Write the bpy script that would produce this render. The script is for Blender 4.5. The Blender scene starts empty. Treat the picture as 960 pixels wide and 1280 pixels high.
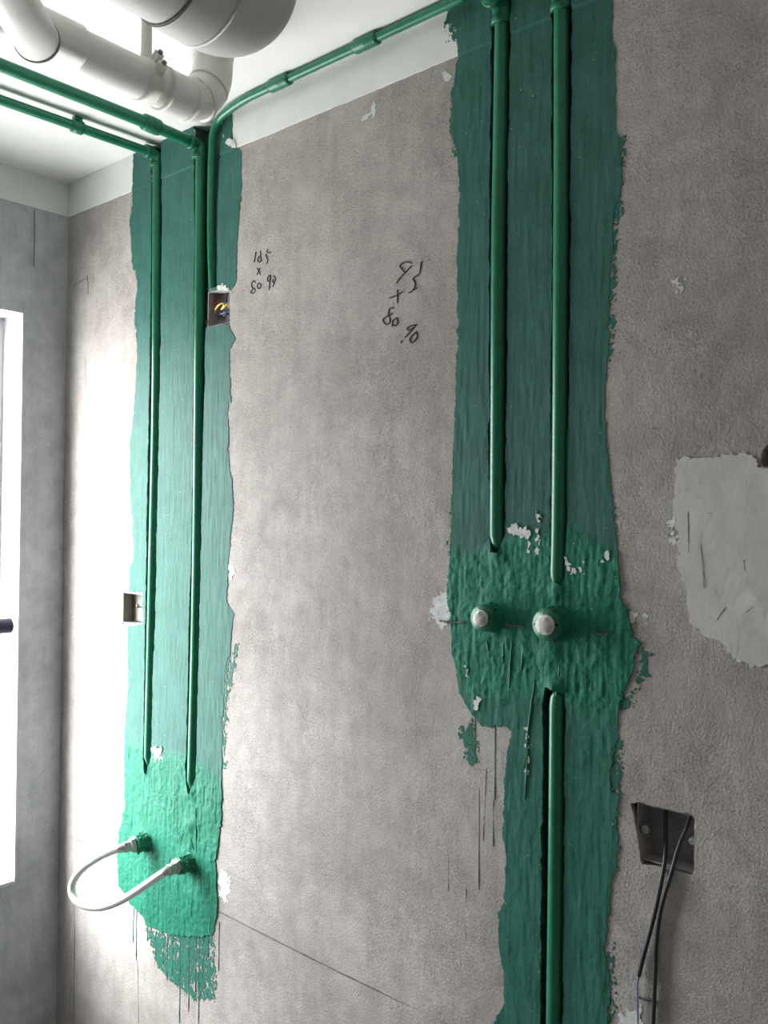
import bpy, math, random
import numpy as np
from mathutils import Vector, Matrix

random.seed(7)
S = bpy.context.scene
COL = S.collection

# ------------------------------------------------------------------ camera
FPX, YAW, PIT, ROL = 1118.9, math.radians(41.64), math.radians(0.29), math.radians(-0.749)
CX, CY, CZ = 2.285, -1.25, 1.50          # corner of the two walls is x=0, y=0; floor z=0
Fv = Vector((-math.sin(YAW)*math.cos(PIT), math.cos(YAW)*math.cos(PIT), math.sin(PIT)))
R0 = Vector((math.cos(YAW), math.sin(YAW), 0)); U0 = R0.cross(Fv)
Rv = R0*math.cos(ROL) - U0*math.sin(ROL)
Uv = U0*math.cos(ROL) + R0*math.sin(ROL)
CPOS = Vector((CX, CY, CZ))
cd = bpy.data.cameras.new('camera'); cam = bpy.data.objects.new('camera', cd); COL.objects.link(cam)
cd.sensor_fit = 'VERTICAL'; cd.sensor_height = 36.0; cd.sensor_width = 27.0
cd.lens = FPX/1280*36.0
cd.clip_start = 0.02
cam.matrix_world = Matrix(((Rv.x, Uv.x, -Fv.x, CX), (Rv.y, Uv.y, -Fv.y, CY), (Rv.z, Uv.z, -Fv.z, CZ), (0, 0, 0, 1)))
S.camera = cam

# ------------------------------------------------------------------ light: overcast daylight through the window
S.view_settings.view_transform = 'Standard'; S.view_settings.look = 'None'
S.view_settings.gamma = 1.0; S.view_settings.use_curve_mapping = False
S.view_settings.exposure = 0.13
SKY = 23.0
w = bpy.data.worlds.new('overcast_sky'); S.world = w; w.use_nodes = True
nt = w.node_tree; nt.nodes.clear()
o = nt.nodes.new('ShaderNodeOutputWorld'); b = nt.nodes.new('ShaderNodeBackground')
tc = nt.nodes.new('ShaderNodeTexCoord'); sp = nt.nodes.new('ShaderNodeSeparateXYZ')
mr = nt.nodes.new('ShaderNodeMapRange'); mr.inputs[1].default_value = -0.12; mr.inputs[2].default_value = 0.12
mx = nt.nodes.new('ShaderNodeMixRGB'); mx.inputs[1].default_value = (.72, .715, .70, 1); mx.inputs[2].default_value = (.93, .97, 1.0, 1)
nt.links.new(tc.outputs['Generated'], sp.inputs[0]); nt.links.new(sp.outputs[2], mr.inputs[0])
nt.links.new(mr.outputs[0], mx.inputs[0]); nt.links.new(mx.outputs[0], b.inputs[0]); nt.links.new(b.outputs[0], o.inputs[0])
b.inputs[1].default_value = SKY
# hazy low sun from the window side
sl = bpy.data.lights.new('hazy_sun', 'SUN'); sl.energy = 24.0; sl.angle = math.radians(62); sl.color = (1.0, .985, .96)
so = bpy.data.objects.new('hazy_sun', sl); COL.objects.link(so); so.location = (-3, -3, 4)
so.rotation_euler = Vector((.64, 1.0, -.64)).to_track_quat('-Z', 'Y').to_euler()
# portal: guides sampling of the sky through the window opening, gives off no light itself
pl = bpy.data.lights.new('window_portal', 'AREA'); pl.shape = 'RECTANGLE'; pl.cycles.is_portal = True

# ------------------------------------------------------------------ photo pixel -> point on a plane of the room
def ray(px, py): return Fv + Rv*((px-480)/FPX) - Uv*((py-640)/FPX)
def atY(px, py, y=0.0):
    r = ray(px, py); return CPOS + r*((y-CY)/r.y)
def atX(px, py, x=0.0):
    r = ray(px, py); return CPOS + r*((x-CX)/r.x)
def atZ(px, py, z):
    r = ray(px, py); return CPOS + r*((z-CZ)/r.z)
def uv(pts): return np.array([[atY(a, c).x, atY(a, c).z] for a, c in pts])

CEIL = 2.40
ROOM_X, ROOM_Y = 3.1, -2.3

# ------------------------------------------------------------------ materials
def newmat(name):
    m = bpy.data.materials.new(name); m.use_nodes = True
    n = m.node_tree; p = n.nodes['Principled BSDF']; return m, n, p
def noise(n, co, scale, detail=4, rough=.55, out=0):
    t = n.nodes.new('ShaderNodeTexNoise'); t.inputs['Scale'].default_value = scale
    t.inputs['Detail'].default_value = detail; t.inputs['Roughness'].default_value = rough
    n.links.new(co, t.inputs['Vector']); return t.outputs[out]
def ramp(n, fac, stops):
    r = n.nodes.new('ShaderNodeValToRGB'); e = r.color_ramp.elements
    e[0].position, e[0].color = stops[0][0], (*stops[0][1], 1); e[1].position, e[1].color = stops[1][0], (*stops[1][1], 1)
    for p, c in stops[2:]:
        q = e.new(p); q.color = (*c, 1)
    n.links.new(fac, r.inputs[0]); return r.outputs[0]
def mixc(n, a, b_, fac, mode='MIX'):
    m = n.nodes.new('ShaderNodeMixRGB'); m.blend_type = mode
    for s, v in ((m.inputs[0], fac), (m.inputs[1], a), (m.inputs[2], b_)):
        if isinstance(v, (int, float)): s.default_value = v
        elif isinstance(v, tuple): s.default_value = (*v, 1)
        else: n.links.new(v, s)
    return m.outputs[0]
def math_(n, op, a, b_=None):
    m = n.nodes.new('ShaderNodeMath'); m.operation = op
    for s, v in ((m.inputs[0], a), (m.inputs[1], b_)):
        if v is None: continue
        if isinstance(v, (int, float)): s.default_value = v
        else: n.links.new(v, s)
    return m.outputs[0]
def bump(n, p, h, strength, dist):
    b_ = n.nodes.new('ShaderNodeBump'); b_.inputs['Strength'].default_value = strength; b_.inputs['Distance'].default_value = dist
    n.links.new(h, b_.inputs['Height']); n.links.new(b_.outputs[0], p.inputs['Normal'])
def objco(n, sc=None):
    t = n.nodes.new('ShaderNodeTexCoord'); c = t.outputs['Object']
    if sc:
        mp = n.nodes.new('ShaderNodeMapping'); mp.inputs['Scale'].default_value = sc
        n.links.new(c, mp.inputs[0]); c = mp.outputs[0]
    return c

def concrete(name, dark, light, grain=1.0, pits=True):
    m, n, p = newmat(name); co = objco(n)
    big = noise(n, co, 2.6, 8, .66); mid = noise(n, co, 22, 5, .65); fine = noise(n, co, 260, 3, .6)
    streak = noise(n, objco(n, (38, 38, 2.2)), 1.0, 4, .6)
    c = ramp(n, big, [(.32, dark), (.68, light)])
    c = mixc(n, c, ramp(n, mid, [(.3, (.74, .73, .72)), (.7, (1.15, 1.15, 1.15))]), .65, 'MULTIPLY')
    c = mixc(n, c, ramp(n, streak, [(.35, (.88, .88, .88)), (.65, (1.07, 1.07, 1.07))]), .45, 'MULTIPLY')
    c = mixc(n, c, ramp(n, fine, [(.30, (.55, .54, .53)), (.62, (1.12, 1.12, 1.12))]), math_(n, 'MULTIPLY', ramp(n, noise(n, co, 7, 4, .6), [(.35, (.35, .35, .35)), (.65, (1, 1, 1))]), .75*grain), 'MULTIPLY')
    h = math_(n, 'ADD', math_(n, 'MULTIPLY', fine, 1.0), math_(n, 'MULTIPLY', mid, 1.6))
    if pits:
        v = n.nodes.new('ShaderNodeTexVoronoi'); v.inputs['Scale'].default_value = 230; n.links.new(co, v.inputs['Vector'])
        msk = noise(n, co, 5, 4, .65)
        pit = math_(n, 'MULTIPLY', math_(n, 'LESS_THAN', v.outputs['Distance'], .20), math_(n, 'GREATER_THAN', msk, .52))
        c = mixc(n, c, (.10, .093, .088), math_(n, 'MULTIPLY', pit, .55))
        h = math_(n, 'SUBTRACT', h, math_(n, 'MULTIPLY', pit, 1.2))
    n.links.new(c, p.inputs['Base Color']); p.inputs['Roughness'].default_value = .9
    p.inputs['Specular IOR Level'].default_value = .25
    bump(n, p, h, .7*grain, .0018)
    return m
def plain(name, col, rough=.5, metal=0.0, var=.12, vscale=30, bstr=.15, bscale=120, spec=.5):
    m, n, p = newmat(name); co = objco(n)
    f = noise(n, co, vscale, 5, .6)
    c = ramp(n, f, [(.3, tuple(v*(1-var) for v in col)), (.7, tuple(min(1, v*(1+var)) for v in col))])
    n.links.new(c, p.inputs['Base Color']); p.inputs['Roughness'].default_value = rough; p.inputs['Metallic'].default_value = metal
    p.inputs['Specular IOR Level'].default_value = spec
    if bstr: bump(n, p, noise(n, co, bscale, 3, .6), bstr, .001)
    return m
def paint_mat(name):
    m, n, p = newmat(name); co = objco(n)
    a = n.nodes.new('ShaderNodeAttribute'); a.attribute_name = 'tone'
    st = noise(n, objco(n, (120, 120, 6)), 1.0, 5, .65); mid = noise(n, co, 14, 5, .6); fine = noise(n, co, 240, 3, .6)
    thin = ramp(n, mid, [(.3, (.040, .130, .106)), (.7, (.056, .166, .140))])
    thick = ramp(n, mid, [(.3, (.017, .160, .100)), (.7, (.030, .212, .140))])
    c = mixc(n, thin, thick, a.outputs['Fac'])
    c = mixc(n, c, ramp(n, st, [(.35, (.86, .88, .88)), (.65, (1.10, 1.06, 1.07))]), .7, 'MULTIPLY')
    c = mixc(n, c, ramp(n, fine, [(.30, (.74, .76, .76)), (.6, (1.05, 1.05, 1.05))]), .5, 'MULTIPLY')
    # tiny pale specks where the coat did not take
    sp_ = math_(n, 'MULTIPLY', math_(n, 'GREATER_THAN', noise(n, co, 170, 2, .5), .75), .7)
    c = mixc(n, c, (.42, .55, .49), sp_)
    n.links.new(c, p.inputs['Base Color'])
    p.inputs['Roughness'].default_value = .55; p.inputs['Specular IOR Level'].default_value = .12
    h = math_(n, 'ADD', math_(n, 'MULTIPLY', fine, .8), math_(n, 'MULTIPLY', st, 1.0))
    bump(n, p, h, .5, .0012)
    return m

M = {}
M['wall'] = concrete('cement_render', (.350, .318, .300), (.520, .485, .465))
M['wall_left'] = concrete('cement_render_grey', (.34, .35, .375), (.62, .635, .665), .6, False)
M['jamb'] = concrete('window_reveal_plaster', (.42, .42, .44), (.62, .62, .64), .4, False)
M['white'] = plain('white_ceiling_paint', (.86, .86, .835), .75, var=.03, vscale=6, bstr=.12, bscale=60, spec=.2)
M['trimw'] = plain('white_plaster_band', (.78, .79, .77), .75, var=.05, vscale=9, bstr=.2, bscale=70, spec=.2)
M['floor'] = concrete('cement_floor', (.26, .25, .24), (.40, .385, .37))
M['paint'] = paint_mat('green_waterproof_paint')
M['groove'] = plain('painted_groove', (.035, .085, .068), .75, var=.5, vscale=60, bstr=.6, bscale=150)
M['ppr'] = plain('green_pipe_paint', (.012, .180, .095), .34, var=.16, vscale=45, bstr=.10, bscale=160)
M['fit'] = plain('green_fitting_paint', (.016, .165, .092), .38, var=.3, vscale=80, bstr=.7, bscale=190)
M['pvc'] = plain('white_pvc', (.74, .73, .70), .38, var=.05, vscale=14, bstr=.04, bscale=60)
M['pvcdirt'] = plain('dusty_white_pvc', (.66, .64, .60), .5, var=.12, vscale=25, bstr=.1, bscale=90)
M['seam'] = plain('pipe_joint_glue', (.22, .20, .18), .7, var=.3)
M['plug'] = plain('white_plastic_plug', (.78, .75, .71), .4, var=.06, bstr=.25, bscale=170)
M['putty'] = plain('white_putty', (.60, .585, .555), .9, var=.07, vscale=12, bstr=.6, bscale=130, spec=.2)
M['puttyw'] = plain('white_plaster_smear', (.66, .67, .65), .9, var=.2, vscale=70, bstr=.9, bscale=170, spec=.2)
M['steel'] = plain('steel_connector', (.40, .40, .37), .38, .6, var=.15, vscale=90)
M['box'] = plain('grey_box', (.30, .28, .275), .7, var=.2, vscale=60)
M['tan'] = plain('beige_cover_plate', (.22, .205, .185), .75, var=.12, vscale=50, bstr=.3)
M['black'] = plain('black_cable_sheath', (.030, .029, .031), .5, var=.2)
M['dark'] = plain('dark_handle', (.022, .020, .034), .6, var=.1, bstr=.02, spec=.2)
M['ink'] = plain('black_marker_ink', (.030, .028, .030), .8, var=.1, bstr=0)
M['red'] = plain('red_wire', (.42, .03, .045), .4, var=.1)
M['yellow'] = plain('yellow_wire', (.75, .55, .10), .4, var=.1)
M['blue'] = plain('blue_wire', (.03, .045, .22), .4, var=.1)
M['palewire'] = plain('bluish_wire', (.16, .18, .30), .45, var=.1)
M['frame'] = plain('white_window_frame', (.78, .79, .80), .35, var=.02, bstr=0)
M['crack'] = plain('dark_line', (.12, .112, .105), .95, var=.4, vscale=120, bstr=.2)
def braid():
    m, n, p = newmat('braided_hose'); t = n.nodes.new('ShaderNodeUVMap')
    hs = []
    for sgn in (1, -1):
        mp = n.nodes.new('ShaderNodeSeparateXYZ'); n.links.new(t.outputs[0], mp.inputs[0])
        a = math_(n, 'ADD', math_(n, 'MULTIPLY', mp.outputs[0], sgn*6*2*math.pi), math_(n, 'MULTIPLY', mp.outputs[1], 1500.0))
        hs.append(math_(n, 'SINE', a))
    h = math_(n, 'MULTIPLY', hs[0], hs[1])
    c = ramp(n, math_(n, 'ADD', math_(n, 'MULTIPLY', h, .5), .5), [(.2, (.46, .46, .46)), (.6, (.72, .72, .71))])
    n.links.new(c, p.inputs['Base Color']); p.inputs['Roughness'].default_value = .42; p.inputs['Metallic'].default_value = .35
    bump(n, p, h, .4, .0006); return m
M['braid'] = braid()
def glassmat():
    m = bpy.data.materials.new('window_glass'); m.use_nodes = True; n = m.node_tree; n.nodes.clear()
    o_ = n.nodes.new('ShaderNodeOutputMaterial'); mi = n.nodes.new('ShaderNodeMixShader')
    t = n.nodes.new('ShaderNodeBsdfTransparent'); g = n.nodes.new('ShaderNodeBsdfGlossy'); g.inputs['Roughness'].default_value = .02
    t.inputs[0].default_value = (.97, .98, .98, 1)
    lw_ = n.nodes.new('ShaderNodeLayerWeight'); lw_.inputs[0].default_value = .5
    fr = math_(n, 'ADD', math_(n, 'MULTIPLY', math_(n, 'POWER', lw_.outputs['Facing'], 5.0), .6), .03)
    n.links.new(fr, mi.inputs[0]); n.links.new(t.outputs[0], mi.inputs[1]); n.links.new(g.outputs[0], mi.inputs[2])
    n.links.new(mi.outputs[0], o_.inputs[0]); return m
M['glass'] = glassmat()

# ------------------------------------------------------------------ object helpers
def tag(o, label=None, cat=None, group=None, kind=None):
    if label: o['label'] = label
    if cat: o['category'] = cat
    if group: o['group'] = group
    if kind: o['kind'] = kind
    return o
def thing(name, loc, label, cat, group=None):
    e = bpy.data.objects.new(name, None); COL.objects.link(e); e.location = loc; e.empty_display_size = .05
    return tag(e, label, cat, group)
def worldloc(o):
    v = Vector(o.location)
    while o.parent: o = o.parent; v += Vector(o.location)
    return v
def link(name, me, parent=None):
    o = bpy.data.objects.new(name, me); COL.objects.link(o)
    if parent is not None:
        o.parent = parent; o.location = -worldloc(parent)
    return o
class MB:
    """collects geometry in world coordinates; build() links it as one mesh object"""
    def __init__(s): s.v = []; s.f = []; s.m = []; s.sm = []; s.uv = {}
    def add(s, vs, fs, mi=0, smooth=False):
        k = len(s.v); s.v += [tuple(v) for v in vs]
        for f in fs: s.f.append(tuple(i+k for i in f)); s.m.append(mi); s.sm.append(smooth)
        return k
    def box(s, a, b, mi=0):
        (x0, y0, z0), (x1, y1, z1) = a, b
        s.add([(x0, y0, z0), (x1, y0, z0), (x1, y1, z0), (x0, y1, z0), (x0, y0, z1), (x1, y0, z1), (x1, y1, z1), (x0, y1, z1)],
              [(3, 2, 1, 0), (4, 5, 6, 7), (0, 1, 5, 4), (1, 2, 6, 5), (2, 3, 7, 6), (3, 0, 4, 7)], mi); return s
    def tube(s, pts, r, n=16, caps=True, smooth=True, mi=0, twist=0.0, squash=None):
        pts = [Vector(p) for p in pts]; N = len(pts)
        rs = list(r) if hasattr(r, '__len__') else [r]*N
        T = []
        for i in range(N):
            d = Vector((0, 0, 0)); j = i
            a, b = pts[max(i-1, 0)], pts[min(i+1, N-1)]
            d = b - a
            if d.length < 1e-9: d = T[-1] if T else Vector((0, 0, 1))
            T.append(d.normalized())
        up = Vector((0, 0, 1)) if abs(T[0].z) < .9 else Vector((1, 0, 0))
        nx = T[0].cross(up).normalized(); vs = []; L = 0; Ls = []
        for i in range(N):
            if i: L += (pts[i]-pts[i-1]).length
            Ls.append(L)
            nx = (nx - T[i]*nx.dot(T[i])).normalized(); ny = T[i].cross(nx)
            for k in range(n):
                a = 2*math.pi*k/n + twist
                vs.append(pts[i] + nx*(math.cos(a)*rs[i]) + ny*(math.sin(a)*rs[i]*(squash or 1)))
        k0 = len(s.v); fs = []
        for i in range(N-1):
            for k in range(n):
                q = (k+1) % n
                fs.append((i*n+k, i*n+q, (i+1)*n+q, (i+1)*n+k))
                s.uv[len(s.f)+len(fs)-1] = [(k/n, Ls[i]), ((k+1)/n, Ls[i]), ((k+1)/n, Ls[i+1]), (k/n, Ls[i+1])]
        s.add(vs, fs, mi, smooth)
        if caps:
            k = len(s.v); s.v += [tuple(v) for v in vs[:n]] + [tuple(v) for v in vs[-n:]]
            s.f.append(tuple(k+i for i in reversed(range(n)))); s.f.append(tuple(k+n+i for i in range(n)))
            s.m += [mi, mi]; s.sm += [False, False]
        return s
    def build(s, name, mats, parent=None):
        me = bpy.data.meshes.new(name); me.from_pydata(s.v, [], s.f)
        for m in (mats if isinstance(mats, (list, tuple)) else [mats]): me.materials.append(m)
        me.polygons.foreach_set('material_index', s.m); me.polygons.foreach_set('use_smooth', s.sm)
        if s.uv:
            u = me.uv_layers.new(name='UVMap')
            for fi, q in s.uv.items():
                st = me.polygons[fi].loop_start
                for j, c in enumerate(q): u.data[st+j].uv = c
        me.update(); return link(name, me, parent)
def fillet(pts, rad, n=8):
    pts = [Vector(p) for p in pts]; out = [pts[0]]
    for i in range(1, len(pts)-1):
        a, b, c = pts[i-1], pts[i], pts[i+1]
        r = min(rad, (a-b).length*.49, (c-b).length*.49)
        p0 = b + (a-b).normalized()*r; p1 = b + (c-b).normalized()*r
        for k in range(n+1):
            t = k/n; out.append(p0*(1-t)**2 + b*2*t*(1-t) + p1*t*t)
    out.append(pts[-1]); return out
def spline(pts, k=6):
    P = [Vector(p) for p in pts]; out = []
    for i in range(len(P)-1):
        a, b, c, d = P[max(i-1, 0)], P[i], P[i+1], P[min(i+2, len(P)-1)]
        for j in range(k):
            t = j/k
            out.append(.5*((2*b) + (c-a)*t + (2*a-5*b+4*c-d)*t*t + (3*b-a-3*c+d)*t**3))
    out.append(P[-1]); return out
def sub(a, b, n):
    a, b = Vector(a), Vector(b); return [a.lerp(b, i/n) for i in range(n+1)]

# ------------------------------------------------------------------ noise and distance fields on the wall plane (x, z)
def vnoise(x, z, s, seed=0):
    x = np.asarray(x)*s + seed*17.13; z = np.asarray(z)*s + seed*9.71
    xi = np.floor(x).astype(np.int64); zi = np.floor(z).astype(np.int64); fx = x-xi; fz = z-zi
    fx = fx*fx*(3-2*fx); fz = fz*fz*(3-2*fz)
    def h(i, j):
        n = (i*374761393 + j*668265263 + seed*1442695041) & 0x7fffffff
        n = ((n ^ (n >> 13))*1274126177) & 0x7fffffff
        return ((n ^ (n >> 16)) & 0xffff)/65535.0
    return ((h(xi, zi)*(1-fx) + h(xi+1, zi)*fx)*(1-fz) + (h(xi, zi+1)*(1-fx) + h(xi+1, zi+1)*fx)*fz)*2-1
def fbm(x, z, s, o=4, seed=0, g=.5):
    t = 0; a = 1
    for i in range(o): t = t + a*vnoise(x, z, s*2**i, seed+i); a *= g
    return t
def sdf(P, X, Z):
    P = np.asarray(P); d = np.full(X.shape, 1e9); ins = np.zeros(X.shape, bool)
    for i in range(len(P)):
        ax, az = P[i]; bx, bz = P[(i+1) % len(P)]
        ex, ez = bx-ax, bz-az; wx, wz = X-ax, Z-az
        t = np.clip((wx*ex+wz*ez)/max(ex*ex+ez*ez, 1e-12), 0, 1)
        d = np.minimum(d, (wx-ex*t)**2+(wz-ez*t)**2)
        if az != bz:
            c = ((az > Z) != (bz > Z)) & (X < (bx-ax)*(Z-az)/(bz-az)+ax); ins ^= c
    d = np.sqrt(d); return np.where(ins, d, -d)

def sheet(name, fS, fH, x0, x1, z0, z1, c, skirt, mats, parent=None, tone=None, skirt_mat=None, extra=None):
    """skin on the wall plane wherever fS>0, raised fH towards the room, cut cleanly at fS=0, with an edge of depth `skirt`"""
    nx, nz = max(2, int(round((x1-x0)/c))), max(2, int(round((z1-z0)/c)))
    xs = np.linspace(x0, x1, nx+1); zs = np.linspace(z0, z1, nz+1)
    X, Z = np.meshgrid(xs, zs, indexing='ij'); F = fS(X, Z); H = fH(X, Z); I = F > 0
    cnt = I[:-1, :-1].astype(int)+I[1:, :-1]+I[1:, 1:]+I[:-1, 1:]
    full = cnt == 4; part = (cnt > 0) & (cnt < 4)
    idx = -np.ones(X.shape, np.int64); use = np.zeros(X.shape, bool)
    for m in (full,):
        i, j = np.nonzero(m)
        for a, b_ in ((0, 0), (1, 0), (1, 1), (0, 1)): use[i+a, j+b_] = True
    use |= I
    idx[use] = np.arange(use.sum())
    V = np.stack([X[use], -H[use], Z[use]], 1).tolist()
    i, j = np.nonzero(full)
    Fc = np.stack([idx[i, j], idx[i+1, j], idx[i+1, j+1], idx[i, j+1]], 1).tolist(); ng = len(Fc)
    E = {}; segs = []
    def cross(a, b_):
        k = (a, b_) if a < b_ else (b_, a)
        if k not in E:
            t = F[k[0]]/(F[k[0]]-F[k[1]]); t = min(max(t, .02), .98)
            E[k] = len(V)
            V.append([X[k[0]]*(1-t)+X[k[1]]*t, -(H[k[0]]*(1-t)+H[k[1]]*t), Z[k[0]]*(1-t)+Z[k[1]]*t])
        return E[k]
    for i, j in zip(*np.nonzero(part)):
        cs = [(i, j), (i+1, j), (i+1, j+1), (i, j+1)]; poly = []; isx = []
        for q in range(4):
            a, b_ = cs[q], cs[(q+1) % 4]
            if I[a]: poly.append(int(idx[a])); isx.append(False)
            if I[a] != I[b_]: poly.append(cross(a, b_)); isx.append(True)
        if len(poly) >= 3:
            Fc.append(poly)
            for q in range(len(poly)):
                if isx[q] and isx[(q+1) % len(poly)]: segs.append((poly[q], poly[(q+1) % len(poly)]))
    nf = len(Fc); mi = [0]*nf
    for a, b_ in segs:
        k = len(V); pa, pb = V[a], V[b_]
        V += [list(pa), list(pb), [pb[0], pb[1]+skirt, pb[2]], [pa[0], pa[1]+skirt, pa[2]]]
        Fc.append([k+1, k, k+3, k+2]); mi.append(skirt_mat(pa[0], pa[2]) if skirt_mat else 0)
    sm = [True]*nf + [False]*(len(Fc)-nf)
    if extra:
        for vs, f, m in extra:
            k = len(V); V += [list(v) for v in vs]; Fc.append([k+q for q in f]); mi.append(m); sm.append(False)
    me = bpy.data.meshes.new(name); me.from_pydata(V, [], Fc)
    for m in (mats if isinstance(mats, (list, tuple)) else [mats]): me.materials.append(m)
    me.polygons.foreach_set('material_index', mi); me.polygons.foreach_set('use_smooth', sm)
    if tone is not None:
        VV = np.array(V); at = me.attributes.new('tone', 'FLOAT', 'POINT')
        at.data.foreach_set('value', np.clip(tone(VV[:, 0], VV[:, 2]), 0, 1).astype(np.float32))
    me.update(); return link(name, me, parent)

# ------------------------------------------------------------------ traced outlines, photo pixels on the main wall
GROOVES = {  # left edge top->bottom, right edge bottom->top
 'L1': [(190, 150), (189, 300), (187.5, 450), (185, 600), (182, 750), (180, 900), (179.5, 950), (182.5, 966), (185, 968), (190, 944), (191.5, 850), (196, 700), (200, 500), (202, 350), (203, 150)],
 'L2': [(243, 130), (243, 300), (242, 450), (240, 650), (236, 800), (233.5, 900), (232.5, 978), (236, 992), (239, 994), (245.5, 970), (249, 800), (253, 600), (257, 412), (259, 360), (271, 358), (272, 250), (276, 180), (284, 120)],
 'R1': [(617, -40), (615, 30), (613, 160), (612, 298), (611, 450), (611.5, 672), (616, 690), (624, 690), (632, 664), (633, 560), (634, 420), (635, 298), (638, 100), (641, -40)],
 'R2': [(690, -60), (690, 100), (690, 298), (689, 480), (688, 650), (687.5, 716), (690, 727), (703, 732), (707, 722), (708.5, 650), (711, 480), (713, 298), (715, 100), (717, -60)],
 'R3': [(684, 858), (678, 880), (678.5, 960), (677, 1080), (675, 1275), (673, 1400), (702, 1400), (703.5, 1275), (705, 1080), (706, 960), (707, 868)],
}
HOLES = {
 'box1': [(257, 363), (287, 364), (287.5, 405), (258, 408)],
 'box2': [(788, 1006), (801, 1003), (835, 1011), (868.5, 1020), (869, 1078), (866, 1097), (839, 1089), (801, 1081), (795, 1040)],
 'plate': [(153, 741), (178, 742), (178, 779), (153, 779)],
 'edge': [(952, 562), (962, 553), (990, 551), (992, 585), (962, 584), (951.5, 581)],
}
GUV = {k: uv(v) for k, v in GROOVES.items()}
HUV = {k: uv(v) for k, v in HOLES.items()}
def f_groove(X, Z):
    d = np.full(X.shape, -9.0)
    for P in GUV.values(): d = np.maximum(d, sdf(P, X, Z))
    return d + .0016*fbm(X, Z, 38, 3, 3) + .0010*vnoise(X, Z, 170, 9)
def f_holes(X, Z):
    d = np.full(X.shape, -9.0)
    for P in HUV.values(): d = np.maximum(d, sdf(P, X, Z))
    return d + .0018*fbm(X, Z, 70, 3, 5)
def wallS(X, Z): return -np.maximum(f_groove(X, Z), f_holes(X, Z))
def wallH(X, Z): return .0011*fbm(X, Z, 3.2, 3, 21) + .00035*fbm(X, Z, 28, 2, 31)
TRIM_Z = 2.309
def baseH(X, Z): return wallH(X, Z) + np.where(Z > TRIM_Z, .0022, 0.0)

# ================================================================== THE SETTING
CORE = .046
GX1, GZ0 = 2.42, .30
ex = [([(-.22, CORE, 0), (ROOM_X+.2, CORE, 0), (ROOM_X+.2, CORE, CEIL+.2), (-.22, CORE, CEIL+.2)], (0, 1, 2, 3), 0),
      ([(GX1, 0, 0), (ROOM_X, 0, 0), (ROOM_X, 0, CEIL), (GX1, 0, CEIL)], (0, 1, 2, 3), 0),
      ([(0, 0, 0), (GX1, 0, 0), (GX1, 0, GZ0), (0, 0, GZ0)], (0, 1, 2, 3), 0),
      ([(-.22, .22, 0), (ROOM_X+.2, .22, 0), (ROOM_X+.2, .22, CEIL+.2), (-.22, .22, CEIL+.2)], (3, 2, 1, 0), 0),
      ([(-.22, CORE, CEIL+.2), (ROOM_X+.2, CORE, CEIL+.2), (ROOM_X+.2, .22, CEIL+.2), (-.22, .22, CEIL+.2)], (0, 1, 2, 3), 0),
      ([(-.22, CORE, 0), (-.22, .22, 0), (-.22, .22, CEIL+.2), (-.22, CORE, CEIL+.2)], (0, 1, 2, 3), 0)]
for P in GUV.values():
    a, b_ = P[:, 0].min()-.01, P[:, 0].max()+.01; z0, z1 = max(GZ0, P[:, 1].min()-.01), min(CEIL, P[:, 1].max()+.01)
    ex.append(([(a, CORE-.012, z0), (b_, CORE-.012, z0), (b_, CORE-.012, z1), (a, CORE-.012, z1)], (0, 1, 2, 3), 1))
def smat(x, z):
    g = f_groove(np.array([[x]]), np.array([[z]]))[0, 0]; h = f_holes(np.array([[x]]), np.array([[z]]))[0, 0]
    return 1 if g > h else 0
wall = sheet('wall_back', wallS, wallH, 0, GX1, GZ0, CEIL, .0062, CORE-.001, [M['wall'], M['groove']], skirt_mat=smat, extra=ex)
tag(wall, 'rough grey cement wall with green painted pipe chases', None, None, 'structure')

def trimS(X, Z):
    e = .0006*fbm(X, Z, 60, 2, 12)
    return np.minimum(np.minimum(Z-TRIM_Z+e, CEIL-.0005-Z), -f_groove(X, Z))
tr = sheet('trim_1', trimS, lambda X, Z: wallH(X, Z)+.0022, .002, GX1, TRIM_Z-.01, CEIL-.0002, .0062, .004, M['trimw'])
tag(tr, 'white plaster band along the top of the piped wall', None, None, 'structure')

# left wall with the window opening
HEAD = atX(30, 389, 0).z; SILL = atX(21, 1104, 0).z; YJ = atX(26.5, 700, 0).y
WY0 = YJ-.64; TH = .155
lw = MB()
lw.box((-TH, YJ, 0), (0, CORE, CEIL+.2)); lw.box((-TH, ROOM_Y, 0), (0, WY0, CEIL+.2))
lw.box((-TH, WY0, 0), (0, YJ, SILL)); lw.box((-TH, WY0, HEAD), (0, YJ, CEIL+.2))
lwo = lw.build('wall_left', M['wall_left']); tag(lwo, 'grey cement wall with the window opening', None, None, 'structure')
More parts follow.
